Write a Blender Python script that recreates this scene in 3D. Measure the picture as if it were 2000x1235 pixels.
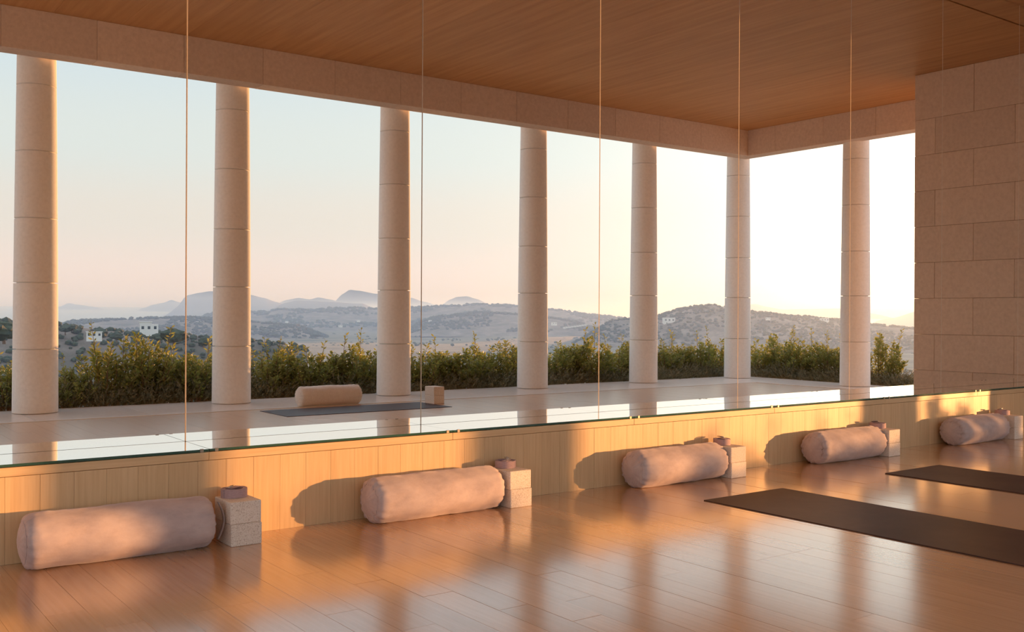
import bpy, bmesh, math, random
import numpy as np
from mathutils import Vector, Matrix, Euler, noise

for o in list(bpy.data.objects):
    bpy.data.objects.remove(o, do_unlink=True)
S = bpy.context.scene
C = S.collection
R = math.radians
PI = math.pi
rnd = random.Random(7)

# ------------------------------------------------------------------ camera
F_PX, YAW, PITCH, ROLL = 1948.7, 0.6326, -0.0012, 0.0049
CAM = Vector((0.0, -4.9154, 1.05))          # the mirror plane is y = 0, the room is y < 0
fw = Vector((math.sin(YAW)*math.cos(PITCH), math.cos(YAW)*math.cos(PITCH), math.sin(PITCH)))
rt = Vector((math.cos(YAW), -math.sin(YAW), 0.0))
up = rt.cross(fw)
rt2 = rt*math.cos(ROLL) + up*math.sin(ROLL)
up2 = -rt*math.sin(ROLL) + up*math.cos(ROLL)
cam_data = bpy.data.cameras.new('camera')
cam_data.sensor_fit = 'HORIZONTAL'
cam_data.sensor_width = 36.0
cam_data.lens = 36.0*F_PX/2000.0
cam_data.clip_start = 0.05
cam_data.clip_end = 90000.0
cam = bpy.data.objects.new('camera', cam_data)
M3 = Matrix((rt2, up2, -fw)).transposed()
cam.matrix_world = Matrix.Translation(CAM) @ M3.to_4x4()
C.objects.link(cam)
S.camera = cam

# ------------------------------------------------------------------ sun, sky, exposure
SUN_AZ, SUN_EL = R(32.5), R(2.75)
SUN_DIR = Vector((math.cos(SUN_AZ)*math.cos(SUN_EL), -math.sin(SUN_AZ)*math.cos(SUN_EL), math.sin(SUN_EL)))
sl = bpy.data.lights.new('sun', 'SUN')
sl.energy = 7.6
sl.color = (1.0, 0.50, 0.20)
sl.angle = R(0.6)
sun = bpy.data.objects.new('sun', sl)
sun.rotation_euler = (-SUN_DIR).to_track_quat('-Z', 'Y').to_euler()
sun.location = (30, -20, 8)
C.objects.link(sun)

W = bpy.data.worlds.new('evening_sky')
S.world = W
W.use_nodes = True
wn, wl = W.node_tree.nodes, W.node_tree.links
wn.clear()
SKY_GAIN = 1.0
tc = wn.new('ShaderNodeTexCoord')
sep = wn.new('ShaderNodeSeparateXYZ'); wl.new(tc.outputs['Generated'], sep.inputs[0])
ramp = wn.new('ShaderNodeValToRGB')
ramp.color_ramp.interpolation = 'EASE'
st = [(0.0, (0.90, 0.78, 0.75)), (0.03, (0.92, 0.75, 0.68)), (0.09, (0.80, 0.74, 0.67)), (0.16, (0.72, 0.77, 0.75)),
      (0.26, (0.63, 0.74, 0.80)), (0.5, (0.64, 0.78, 0.92)), (1.0, (0.58, 0.72, 0.92))]
els = ramp.color_ramp.elements
while len(els) < len(st): els.new(0.5)
for e, (p, c) in zip(els, st):
    e.position = p; e.color = (*c, 1)
clampz = wn.new('ShaderNodeClamp'); wl.new(sep.outputs['Z'], clampz.inputs[0])
wl.new(clampz.outputs[0], ramp.inputs[0])
dot = wn.new('ShaderNodeVectorMath'); dot.operation = 'DOT_PRODUCT'
wl.new(tc.outputs['Generated'], dot.inputs[0]); dot.inputs[1].default_value = SUN_DIR
acos = wn.new('ShaderNodeMath'); acos.operation = 'ARCCOSINE'; acos.use_clamp = False
cl1 = wn.new('ShaderNodeClamp'); cl1.inputs['Min'].default_value = -0.99999; cl1.inputs['Max'].default_value = 0.99999
wl.new(dot.outputs['Value'], cl1.inputs[0]); wl.new(cl1.outputs[0], acos.inputs[0])
def glow(scale, amp, col, prev):
    m = wn.new('ShaderNodeMath'); m.operation = 'MULTIPLY'; m.inputs[1].default_value = -1.0/scale
    wl.new(acos.outputs[0], m.inputs[0])
    e = wn.new('ShaderNodeMath'); e.operation = 'EXPONENT'; wl.new(m.outputs[0], e.inputs[0])
    k = wn.new('ShaderNodeMath'); k.operation = 'MULTIPLY'; k.inputs[1].default_value = amp
    wl.new(e.outputs[0], k.inputs[0])
    v = wn.new('ShaderNodeVectorMath'); v.operation = 'SCALE'; v.inputs[0].default_value = col
    wl.new(k.outputs[0], v.inputs['Scale'])
    a = wn.new('ShaderNodeVectorMath'); a.operation = 'ADD'
    wl.new(prev, a.inputs[0]); wl.new(v.outputs[0], a.inputs[1])
    return a.outputs[0]
sky = glow(R(9.0), 1.3, (1.0, 0.88, 0.70), ramp.outputs[0])
sky = glow(R(2.0), 6.0, (1.0, 0.8, 0.45), sky)
bg = wn.new('ShaderNodeBackground'); bg.inputs['Strength'].default_value = SKY_GAIN
wl.new(sky, bg.inputs['Color'])
wo = wn.new('ShaderNodeOutputWorld'); wl.new(bg.outputs[0], wo.inputs['Surface'])

vs = S.view_settings
vs.view_transform = 'Standard'; vs.look = 'None'; vs.gamma = 1.0; vs.use_curve_mapping = False
vs.exposure = 0.15
cy = S.cycles
cy.use_denoising = True
cy.max_bounces = 12; cy.diffuse_bounces = 8; cy.glossy_bounces = 6; cy.transmission_bounces = 6
cy.volume_bounces = 2; cy.transparent_max_bounces = 8
cy.sample_clamp_indirect = 6.0
cy.blur_glossy = 1.0

# ------------------------------------------------------------------ material helpers
def mat(name, base=(0.8, 0.8, 0.8), rough=0.5, metal=0.0, **kw):
    m = bpy.data.materials.new(name); m.use_nodes = True
    b = m.node_tree.nodes['Principled BSDF']
    b.inputs['Base Color'].default_value = (*base, 1)
    b.inputs['Roughness'].default_value = rough
    b.inputs['Metallic'].default_value = metal
    for k, v in kw.items():
        b.inputs[k.replace('_', ' ')].default_value = v
    return m
def N(m, t): return m.node_tree.nodes.new(t)
def L(m, a, b): m.node_tree.links.new(a, b)
def B(m): return m.node_tree.nodes['Principled BSDF']

def noise_col(m, stops, scale=(1, 1, 1), detail=6, nscale=1.0, rand=0.0, rough=0.6, bump=0.0, bdist=0.002, distortion=0.0, world=True):
    """colour from stretched noise at the surface position, plus a per-object tint"""
    g = N(m, 'ShaderNodeNewGeometry') if world else N(m, 'ShaderNodeTexCoord')
    src = g.outputs['Position'] if world else g.outputs['Object']
    oi = N(m, 'ShaderNodeObjectInfo')
    mp = N(m, 'ShaderNodeVectorMath'); mp.operation = 'MULTIPLY'; mp.inputs[1].default_value = scale
    L(m, src, mp.inputs[0])
    off = N(m, 'ShaderNodeVectorMath'); off.operation = 'ADD'
    sc = N(m, 'ShaderNodeMath'); sc.operation = 'MULTIPLY'; sc.inputs[1].default_value = 37.0 if rand else 0.0
    L(m, oi.outputs['Random'], sc.inputs[0])
    L(m, mp.outputs[0], off.inputs[0]); L(m, sc.outputs[0], off.inputs[1])
    n = N(m, 'ShaderNodeTexNoise'); n.inputs['Scale'].default_value = nscale; n.inputs['Detail'].default_value = detail
    n.inputs['Roughness'].default_value = rough; n.inputs['Distortion'].default_value = distortion
    L(m, off.outputs[0], n.inputs['Vector'])
    r = N(m, 'ShaderNodeValToRGB')
    e = r.color_ramp.elements
    while len(e) < len(stops): e.new(0.5)
    for x, (p, c) in zip(e, stops):
        x.position = p; x.color = (*c, 1)
    L(m, n.outputs['Fac'], r.inputs[0])
    out = r.outputs[0]
    if rand:
        hv = N(m, 'ShaderNodeHueSaturation')
        mr = N(m, 'ShaderNodeMapRange'); mr.inputs['To Min'].default_value = 1-rand; mr.inputs['To Max'].default_value = 1+rand
        L(m, oi.outputs['Random'], mr.inputs['Value'])
        L(m, mr.outputs[0], hv.inputs['Value']); L(m, out, hv.inputs['Color'])
        out = hv.outputs[0]
    L(m, out, B(m).inputs['Base Color'])
    if bump:
        bp = N(m, 'ShaderNodeBump'); bp.inputs['Strength'].default_value = bump; bp.inputs['Distance'].default_value = bdist
        L(m, n.outputs['Fac'], bp.inputs['Height']); L(m, bp.outputs[0], B(m).inputs['Normal'])
    return m, n

M = {}
M['floor_wood'] = mat('floor_wood', rough=0.18)
noise_col(M['floor_wood'], [(0.25, (0.52, 0.29, 0.14)), (0.5, (0.60, 0.35, 0.175)), (0.75, (0.66, 0.40, 0.21))], scale=(60, 2.2, 60), rand=0.11)
B(M['floor_wood']).inputs['IOR'].default_value = 2.0
B(M['floor_wood']).inputs['Coat Weight'].default_value = 0.8
B(M['floor_wood']).inputs['Coat Roughness'].default_value = 0.15
B(M['floor_wood']).inputs['Coat IOR'].default_value = 1.7
# toward the open colonnade reflected sky is painted into the boards; rougher, uncoated finish
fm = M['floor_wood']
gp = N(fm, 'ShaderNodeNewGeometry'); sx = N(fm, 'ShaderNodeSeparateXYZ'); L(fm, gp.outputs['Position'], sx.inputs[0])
def sky_fade(a, b):
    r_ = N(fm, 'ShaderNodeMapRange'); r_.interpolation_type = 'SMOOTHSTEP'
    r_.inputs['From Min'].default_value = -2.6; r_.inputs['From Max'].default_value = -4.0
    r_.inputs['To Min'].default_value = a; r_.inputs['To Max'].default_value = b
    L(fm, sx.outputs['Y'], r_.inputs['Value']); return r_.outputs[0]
L(fm, sky_fade(0.18, 0.29), B(fm).inputs['Roughness'])
L(fm, sky_fade(0.8, 0.0), B(fm).inputs['Coat Weight'])
fmix = N(fm, 'ShaderNodeMixRGB'); L(fm, sky_fade(0.0, 0.5), fmix.inputs[0])
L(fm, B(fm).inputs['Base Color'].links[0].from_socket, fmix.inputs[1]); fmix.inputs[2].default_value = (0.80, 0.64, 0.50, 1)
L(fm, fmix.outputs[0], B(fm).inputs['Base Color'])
M['oak'] = mat('pale_oak', rough=0.42)
noise_col(M['oak'], [(0.25, (0.64, 0.44, 0.235)), (0.5, (0.72, 0.52, 0.295)), (0.75, (0.78, 0.58, 0.345))], scale=(70, 70, 3.0), rand=0.045, bump=0.04, bdist=0.0006)
M['oak_rail'] = mat('pale_oak_rail', rough=0.42)
noise_col(M['oak_rail'], [(0.25, (0.64, 0.44, 0.235)), (0.5, (0.72, 0.52, 0.295)), (0.75, (0.78, 0.58, 0.345))], scale=(3.0, 70, 70), rand=0.03, bump=0.04, bdist=0.0006)
M['ceiling_wood'] = mat('ceiling_wood', rough=0.45)
noise_col(M['ceiling_wood'], [(0.3, (0.48, 0.24, 0.09)), (0.5, (0.55, 0.29, 0.115)), (0.7, (0.62, 0.34, 0.14))], scale=(14, 0.7, 14), rand=0.04)
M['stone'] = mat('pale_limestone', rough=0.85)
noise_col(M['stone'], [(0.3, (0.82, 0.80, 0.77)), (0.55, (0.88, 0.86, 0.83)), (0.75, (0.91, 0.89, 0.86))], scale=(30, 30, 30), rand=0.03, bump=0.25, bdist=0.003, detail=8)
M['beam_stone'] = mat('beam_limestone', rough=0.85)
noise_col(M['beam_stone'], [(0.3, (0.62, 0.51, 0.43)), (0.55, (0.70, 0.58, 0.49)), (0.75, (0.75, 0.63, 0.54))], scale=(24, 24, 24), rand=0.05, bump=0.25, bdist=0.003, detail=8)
M['wall_stone_flare'] = mat('wall_limestone_flare', rough=0.85)  # beam limestone warmed and lightened: the sun flare is put into its colour
noise_col(M['wall_stone_flare'], [(0.3, (0.72, 0.56, 0.43)), (0.55, (0.80, 0.63, 0.49)), (0.75, (0.84, 0.68, 0.54))], scale=(24, 24, 24), rand=0.06, bump=0.25, bdist=0.003, detail=8)
M['paving'] = mat('terrace_paving', rough=0.28)
noise_col(M['paving'], [(0.3, (0.72, 0.63, 0.55)), (0.55, (0.80, 0.71, 0.63)), (0.75, (0.85, 0.76, 0.68))], scale=(18, 18, 18), rand=0.05)
M['plaster'] = mat('roof_plaster', (0.75, 0.68, 0.6), 0.9)
M['mirror'] = mat('mirror_silver', (0.93, 0.945, 0.935), 0.0, 1.0)
M['glass_edge'] = mat('ground_glass_edge', (0.85, 0.78, 0.68), 0.35)
M['green_edge'] = mat('green_glass_edge', (0.035, 0.10, 0.075), 0.12)
M['dark'] = mat('dark_gap', (0.03, 0.02, 0.015), 0.9)
M['steel'] = mat('brushed_steel', (0.75, 0.72, 0.68), 0.25, 1.0)
M['bronze'] = mat('dull_bronze', (0.35, 0.30, 0.25), 0.45, 1.0)
M['channel'] = mat('floor_channel', (0.75, 0.68, 0.6), 0.4)
M['mat'] = mat('dark_brown_rubber', rough=0.55)
noise_col(M['mat'], [(0.3, (0.036, 0.017, 0.017)), (0.5, (0.052, 0.026, 0.025)), (0.75, (0.078, 0.043, 0.040))], scale=(3, 3, 3), detail=9, rough=0.7, bump=0.12, bdist=0.002)
M['velvet'] = mat('dusty_pink_velvet', rough=0.85, Sheen_Weight=0.35, Sheen_Roughness=0.4)
M['velvet'].node_tree.nodes['Principled BSDF'].inputs['Sheen Tint'].default_value = (0.9, 0.85, 0.95, 1)
noise_col(M['velvet'], [(0.3, (0.47, 0.385, 0.39)), (0.5, (0.57, 0.475, 0.475)), (0.7, (0.65, 0.555, 0.55))], scale=(6, 10, 10), detail=6, rough=0.68, bump=0.4, bdist=0.006)
M['velvet_cream'] = mat('cream_cotton', rough=0.9, Sheen_Weight=0.2)
noise_col(M['velvet_cream'], [(0.3, (0.76, 0.70, 0.65)), (0.7, (0.86, 0.81, 0.76))], scale=(60, 60, 60))
M['cork'] = mat('pale_cork', rough=0.9)
noise_col(M['cork'], [(0.30, (0.42, 0.34, 0.28)), (0.42, (0.76, 0.68, 0.60)), (0.55, (0.82, 0.75, 0.68)), (0.72, (0.92, 0.87, 0.81))], scale=(190, 190, 190), detail=3, rand=0.05, bump=0.3, bdist=0.002)
M['strap'] = mat('mauve_webbing', rough=0.8, Sheen_Weight=0.2)
noise_col(M['strap'], [(0.35, (0.42, 0.29, 0.31)), (0.65, (0.52, 0.37, 0.39))], scale=(60, 60, 500))
M['handle'] = mat('grey_webbing', (0.42, 0.36, 0.35), 0.85)
M['bark'] = mat('shrub_bark', (0.20, 0.125, 0.075), 0.9)
M['soil'] = mat('garden_soil', rough=1.0)
noise_col(M['soil'], [(0.3, (0.10, 0.07, 0.05)), (0.7, (0.20, 0.15, 0.11))], scale=(6, 6, 6))
def leaf_mat(name, stops, trans, s):
    m = mat(name, rough=0.45)
    noise_col(m, stops, scale=(s, s, s), detail=3, rand=0.12)
    nt = m.node_tree
    tr = N(m, 'ShaderNodeBsdfTranslucent')
    mx = N(m, 'ShaderNodeMixShader'); mx.inputs[0].default_value = trans
    src = B(m).inputs['Base Color'].links[0].from_socket
    gm = N(m, 'ShaderNodeMixRGB'); gm.blend_type = 'MULTIPLY'; gm.inputs[0].default_value = 1; gm.inputs[2].default_value = (1.5, 1.35, 0.6, 1)
    L(m, src, gm.inputs[1]); L(m, gm.outputs[0], tr.inputs['Color'])
    L(m, B(m).outputs[0], mx.inputs[1]); L(m, tr.outputs[0], mx.inputs[2])
    L(m, mx.outputs[0], nt.nodes['Material Output'].inputs['Surface'])
    return m
M['leaf'] = leaf_mat('shrub_leaf', [(0.3, (0.15, 0.19, 0.075)), (0.5, (0.25, 0.27, 0.10)), (0.7, (0.38, 0.36, 0.16))], 0.42, 14)
M['needle'] = leaf_mat('groundcover_needle', [(0.3, (0.12, 0.125, 0.08)), (0.55, (0.19, 0.185, 0.115)), (0.75, (0.29, 0.25, 0.16))], 0.2, 10)
M['tree'] = mat('far_tree_crown', rough=0.9)
noise_col(M['tree'], [(0.35, (0.035, 0.05, 0.03)), (0.65, (0.09, 0.10, 0.055))], scale=(0.6, 0.6, 0.6), rand=0.2)
M['scrub'] = mat('scrub_hillside', rough=1.0)
noise_col(M['scrub'], [(0.35, (0.10, 0.09, 0.06)), (0.5, (0.20, 0.155, 0.12)), (0.68, (0.36, 0.28, 0.23))], scale=(0.02, 0.02, 0.03), detail=10, rough=0.7)
M['mountain'] = mat('bare_mountain', rough=1.0)
noise_col(M['mountain'], [(0.35, (0.13, 0.12, 0.11)), (0.65, (0.24, 0.20, 0.17))], scale=(0.002, 0.002, 0.004), detail=8)
M['field'] = mat('valley_field', rough=1.0)
noise_col(M['field'], [(0.35, (0.10, 0.10, 0.065)), (0.5, (0.22, 0.18, 0.12)), (0.7, (0.36, 0.29, 0.21))], scale=(0.008, 0.008, 0.008), detail=10, rough=0.7)
M['sea'] = mat('evening_sea', (0.30, 0.34, 0.37), 0.25)
M['white_wall'] = mat('white_render', (0.82, 0.82, 0.80), 0.8)
M['tiles'] = mat('clay_roof', (0.5, 0.3, 0.2), 0.9)
M['pane'] = mat('dark_pane', (0.05, 0.07, 0.09), 0.1)

# ------------------------------------------------------------------ geometry helpers
def link(name, me, m=None, parent=None, loc=(0, 0, 0), rot=(0, 0, 0)):
    o = bpy.data.objects.new(name, me); C.objects.link(o)
    if m is not None and me is not None and not me.materials:
        for x in (m if isinstance(m, (list, tuple)) else [m]): me.materials.append(x)
    o.location = loc; o.rotation_euler = rot
    if parent: o.parent = parent
    return o
def thing(name, label, cat, loc=(0, 0, 0), rotz=0.0, group=None):
    o = bpy.data.objects.new(name, None); C.objects.link(o)
    o.empty_display_size = 0.1
    o.location = loc; o.rotation_euler = (0, 0, rotz)
    return tag(o, label, cat, group)
def tag(o, label, cat, group=None):
    o['label'] = label; o['category'] = cat
    if group: o['group'] = group
    return o
def struct(name, me=None, m=None, loc=(0, 0, 0)):
    o = link(name, me, m, None, loc); o['kind'] = 'structure'
    return o
def mesh_of(bm, name, smooth=False):
    me = bpy.data.meshes.new(name)
    bm.normal_update(); bm.to_mesh(me); bm.free()
    if smooth:
        for p in me.polygons: p.use_smooth = True
    return me
def box_bm(lo, hi, bev=0.0, seg=1, bm=None):
    own = bm is None
    if own: bm = bmesh.new()
    x0, y0, z0 = lo; x1, y1, z1 = hi
    v = [bm.verts.new(p) for p in ((x0, y0, z0), (x1, y0, z0), (x1, y1, z0), (x0, y1, z0), (x0, y0, z1), (x1, y0, z1), (x1, y1, z1), (x0, y1, z1))]
    fs = [bm.faces.new([v[i] for i in f]) for f in ((0, 3, 2, 1), (4, 5, 6, 7), (0, 1, 5, 4), (1, 2, 6, 5), (2, 3, 7, 6), (3, 0, 4, 7))]
    if bev:
        es = {e for f in fs for e in f.edges}
        bmesh.ops.bevel(bm, geom=list(es), offset=bev, segments=seg, affect='EDGES', profile=0.5)
    return bm
def box(lo, hi, bev=0.0, seg=1, name='box', smooth=False):
    return mesh_of(box_bm(lo, hi, bev, seg), name, smooth)
def raw(verts, faces, name='mesh', smooth=False):
    me = bpy.data.meshes.new(name); me.from_pydata([tuple(v) for v in verts], [], faces); me.update()
    if smooth:
        me.polygons.foreach_set('use_smooth', [True]*len(me.polygons))
    return me
def tube_bm(bm, pts, rad, n=8, closed=False):
    pts = [Vector(p) for p in pts]
    k = len(pts); rings = []
    for i, p in enumerate(pts):
        a = pts[(i-1) % k] if closed or i > 0 else p
        b = pts[(i+1) % k] if closed or i < k-1 else p
        t = (b-a).normalized()
        ref = Vector((0, 0, 1)) if abs(t.z) < 0.9 else Vector((1, 0, 0))
        s = t.cross(ref).normalized(); u = s.cross(t)
        rr = rad[i] if isinstance(rad, (list, tuple)) else rad
        rings.append([bm.verts.new(p + (s*math.cos(q*2*PI/n) + u*math.sin(q*2*PI/n))*rr) for q in range(n)])
    for i in range(k if closed else k-1):
        A, D = rings[i], rings[(i+1) % k]
        for q in range(n):
            bm.faces.new((A[q], A[(q+1) % n], D[(q+1) % n], D[q]))
    if not closed:
        bm.faces.new(rings[0][::-1]); bm.faces.new(rings[-1])
    return bm
def lathe(prof, n=32, name='lathe', smooth=True):
    bm = bmesh.new(); rings = []
    for r, z in prof:
        rings.append([bm.verts.new((r*math.cos(q*2*PI/n), r*math.sin(q*2*PI/n), z)) for q in range(n)])
    for A, D in zip(rings, rings[1:]):
        for q in range(n): bm.faces.new((A[q], A[(q+1) % n], D[(q+1) % n], D[q]))
    bm.faces.new(rings[0][::-1]); bm.faces.new(rings[-1])
    return mesh_of(bm, name, smooth)
ORD = ['first', 'second', 'third', 'fourth', 'fifth', 'sixth', 'seventh', 'eighth', 'ninth', 'tenth', 'eleventh', 'twelfth']

# ------------------------------------------------------------------ main dimensions (metres)
YF = -0.335            # wainscot front
ZS, ZR = 0.418, 0.366  # shelf top, underside of the rail
ZC, ZB = 4.085, 3.67   # ceiling, underside of the beam
XL, XW = -5.2, 11.5    # left wall, inner face of the stone wall at the far end
YW = -2.22             # free edge of that stone wall
YC = -6.474            # column line
XE = 13.094            # column line at the end
YB, XB = -5.985, 12.76 # inner faces of the beams

# ------------------------------------------------------------------ floor
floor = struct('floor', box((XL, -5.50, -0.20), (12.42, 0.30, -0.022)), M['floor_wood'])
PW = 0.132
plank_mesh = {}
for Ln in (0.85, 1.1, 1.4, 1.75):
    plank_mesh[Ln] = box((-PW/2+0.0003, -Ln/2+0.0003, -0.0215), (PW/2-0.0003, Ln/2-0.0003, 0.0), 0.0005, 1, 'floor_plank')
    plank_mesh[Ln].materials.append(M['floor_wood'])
rest = bmesh.new()
NP = 0
x = XL + PW/2
while x < 12.42 - PW/2:
    y = YF
    first = True
    while y > -5.48:
        Ln = rnd.choice((0.85, 1.1, 1.4, 1.75))
        cut = Ln
        if first: cut = Ln; first = False
        inview = 0.55 < x < 9.6 and y > max(-3.2, -1.3 - (9.6-x)*0.75) and NP < 292
        if y - Ln < -5.48: inview = False
        dz = rnd.uniform(-0.0004, 0.0004)
        if inview:
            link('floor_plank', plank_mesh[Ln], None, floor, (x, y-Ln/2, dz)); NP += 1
        else:
            y1 = max(y-Ln, -5.48)
            box_bm((x-PW/2+0.0006, y1+0.0006, -0.0215), (x+PW/2-0.0006, y-0.0006, dz), 0, 1, rest)
        y -= Ln
    x += PW
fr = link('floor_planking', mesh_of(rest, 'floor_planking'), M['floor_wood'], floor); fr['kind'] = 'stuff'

# stone edge of the floor under the colonnade, with its narrow channel
terrace = struct('terrace', box((XL, -6.86, -0.25), (13.55, -5.50, -0.03)), M['paving'])
b = box_bm((12.42, -5.50, -0.25), (13.55, YW, -0.03))
link('edge_slab', mesh_of(b, 'edge_slab'), M['paving'], terrace)
sl_me = box((-0.548, -0.62, -0.03), (0.548, 0.62, 0.0), 0.003, 1, 'paving_slab'); sl_me.materials.append(M['paving'])
for i in range(17):
    xx = 13.0 - 0.55 - i*1.1
    if xx - 0.55 < XL: break
    link('paving_slab', sl_me, None, terrace, (xx, -6.20, 0))
sl_me2 = box((-0.50, -0.548, -0.03), (0.50, 0.548, 0.0), 0.003, 1, 'paving_slab'); sl_me2.materials.append(M['paving'])
link('paving_slab', box((13.005, -6.82, -0.03), (13.54, -5.58, 0), 0.003, 1, 'paving_slab'), M['paving'], terrace)
for i in range(3):
    link('paving_slab', sl_me2, None, terrace, (13.01, -5.02-i*-1.1, 0))
link('channel', box((XL, -5.572, -0.02), (12.50, -5.502, 0.004), 0.002), M['channel'], terrace)
link('channel', box((12.425, -5.50, -0.02), (12.495, YW, 0.004), 0.002), M['channel'], terrace)

# ------------------------------------------------------------------ mirror wall: wainscot, rail, mirror shelf, mirrors
wallm = struct('wall_front', box((XL, 0.03, 0.0), (XW+2, 0.30, ZC+0.3)), M['oak'])
link('wainscot_core', box((XL, YF+0.018, 0.0), (XW, 0.03, ZS-0.03)), M['dark'], wallm)
WP = 0.1345
wp_me = box((-WP/2+0.0004, 0, 0.0), (WP/2-0.0004, 0.018, ZR-0.002), 0.0005, 1, 'wainscot_plank'); wp_me.materials.append(M['oak'])
x = 1.829 + WP/2 - 52*WP
while x < XW:
    link('wainscot_plank', wp_me, None, wallm, (x, YF + rnd.uniform(0, 0.0008), 0)); x += WP
MJ = [1.611 + (k-5)*1.3485 for k in range(14)]      # mirror joints
for k, (a, b_) in enumerate(zip(MJ, MJ[1:])):
    a2 = max(a, XL); b2 = min(b_, XW)
    if a2 >= b2: continue
    ro = link('rail', box((a2+0.0006, YF-0.002, ZR), (b2-0.0006, 0.0, ZS-0.014), 0.0015), M['oak_rail'], wallm)
    # shelf sheet of mirror, green polished front edge
    bm = box_bm((a2+0.0013, YF-0.006, -0.011), (b2-0.0015, 0.006, 0.0))
    for f in bm.faces:
        f.material_index = 0 if f.normal.z > 0.5 else 1
    bm.normal_update()
    for f in bm.faces: f.material_index = 0 if f.normal.z > 0.5 else 1
    sh = link('mirror_shelf', mesh_of(bm, 'mirror_shelf'), [M['mirror'], M['green_edge']], wallm, (0, 0, ZS))
    sh.rotation_euler = (R(-0.12 + 0.08*((k*37) % 5 - 2)/2), 0, 0)
    # upright mirror sheet with ground vertical edges
    z0, z1 = ZS+0.0008, ZC-0.002
    g, e = 0.0010, 0.0024
    xs = [(a2+g, 0.006), (a2+g+e, 0.0), (b2-g-e, 0.0), (b2-g, 0.006), (b2-g, 0.028), (a2+g, 0.028)]
    vv = [(px, py, z0) for px, py in xs] + [(px, py, z1) for px, py in xs]
    ff = [(i, (i+1) % 6, (i+1) % 6+6, i+6) for i in range(6)] + [(5, 4, 3, 2, 1, 0), (6, 7, 8, 9, 10, 11)]
    me = raw(vv, ff, 'mirror_panel')
    for q, p in enumerate(me.polygons): p.material_index = 0 if q == 1 else 1
    mo = link('mirror_panel', me, [M['mirror'], M['glass_edge']], wallm)
clip_me = None
bm = bmesh.new()
box_bm((-0.008, -0.002, -0.013), (0.008, 0.0, 0.0025), 0.0005, 1, bm)
box_bm((-0.008, -0.002, 0.0008), (0.008, 0.007, 0.0025), 0.0004, 1, bm)
clip_me = mesh_of(bm, 'shelf_clip'); clip_me.materials.append(M['bronze'])
for jx in MJ:
    if XL+0.2 < jx < XW-0.2:
        for d in (-0.035, 0.035):
            link('shelf_clip', clip_me, None, wallm, (jx+d, YF-0.006, ZS))

# ------------------------------------------------------------------ ceiling
ceiling = struct('ceiling', box((XL, -6.75, ZC+0.03), (13.4, 0.3, ZC+0.30)), M['plaster'])
cw = 0.6742
cp_me = box((-cw/2+0.0005, YB-0.05, ZC), (cw/2-0.0005, -0.345, ZC+0.029), 0.0008, 1, 'ceiling_panel'); cp_me.materials.append(M['ceiling_wood'])
cq_me = box((-cw/2+0.0005, -0.325, ZC+0.002), (cw/2-0.0005, 0.028, ZC+0.029), 0.0008, 1, 'ceiling_panel'); cq_me.materials.append(M['ceiling_wood'])
x = XL + cw/2
while x < XB + 0.3:
    link('ceiling_panel', cp_me, None, ceiling, (x, 0, rnd.uniform(0, 0.0006)))
    if x < XW: link('ceiling_panel', cq_me, None, ceiling, (x, 0, 0))
    x += cw
link('shadow_gap', box((XL, -0.347, ZC+0.024), (XW, -0.323, ZC+0.03)), M['dark'], ceiling)

# ------------------------------------------------------------------ stone beams over the columns
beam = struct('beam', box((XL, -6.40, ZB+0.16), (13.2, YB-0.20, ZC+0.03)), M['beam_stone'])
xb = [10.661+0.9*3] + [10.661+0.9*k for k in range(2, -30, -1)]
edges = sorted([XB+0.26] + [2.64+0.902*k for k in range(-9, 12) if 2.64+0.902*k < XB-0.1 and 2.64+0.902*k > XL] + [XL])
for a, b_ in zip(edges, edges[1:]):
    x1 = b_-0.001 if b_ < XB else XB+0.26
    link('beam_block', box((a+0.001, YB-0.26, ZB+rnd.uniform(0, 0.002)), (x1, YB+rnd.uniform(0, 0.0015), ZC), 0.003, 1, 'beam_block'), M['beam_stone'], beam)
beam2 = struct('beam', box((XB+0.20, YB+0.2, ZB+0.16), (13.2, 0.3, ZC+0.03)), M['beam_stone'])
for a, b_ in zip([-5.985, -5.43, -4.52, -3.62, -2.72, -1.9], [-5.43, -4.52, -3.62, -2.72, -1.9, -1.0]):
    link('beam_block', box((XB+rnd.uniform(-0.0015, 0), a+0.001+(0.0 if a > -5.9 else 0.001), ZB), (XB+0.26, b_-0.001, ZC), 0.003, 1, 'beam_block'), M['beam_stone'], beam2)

# ------------------------------------------------------------------ columns of stone drums
ZD = [0.0, 0.668, 1.359, 2.028, 2.724, 3.414, 3.83]
def col_r(z):
    t = z/3.67
    return 0.222 - 0.020*t - 0.013*t**2
drum_me = []
for z0, z1 in zip(ZD, ZD[1:]):
    gr = 0.03
    prof = [(col_r(z0)-gr, z0), (col_r(z0)-gr, z0+0.0055), (col_r(z0)-0.0006, z0+0.006), (col_r(z0), z0+0.0075), (col_r(z0), z0+0.016)]
    for q in range(1, 5): prof.append((col_r(z0+(z1-z0)*q/5), z0+(z1-z0)*q/5))
    prof += [(col_r(z1), z1-0.016), (col_r(z1), z1-0.0075), (col_r(z1)-0.0006, z1-0.006), (col_r(z1)-gr, z1-0.0055), (col_r(z1)-gr, z1)]
    me = lathe([(r, z-z0) for r, z in prof], 40, 'drum'); me.materials.append(M['stone'])
    drum_me.append(me)
def column(xc, yc, label):
    t = thing('column', label, 'column', (xc, yc, 0), rnd.uniform(0, 6), 'stone columns around the open sides')
    for z0, me in zip(ZD, drum_me):
        link('drum', me, None, t, (0, 0, z0), (0, 0, rnd.uniform(0, 6)))
column(XE, YC, 'pale stone column of round drums at the corner where both stone beams meet')
for i, xc in enumerate([10.906, 8.719, 6.444, 4.271, 2.157]):
    column(xc, YC, f'pale stone column of round drums, {ORD[i]} from the corner column along the long side')
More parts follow.
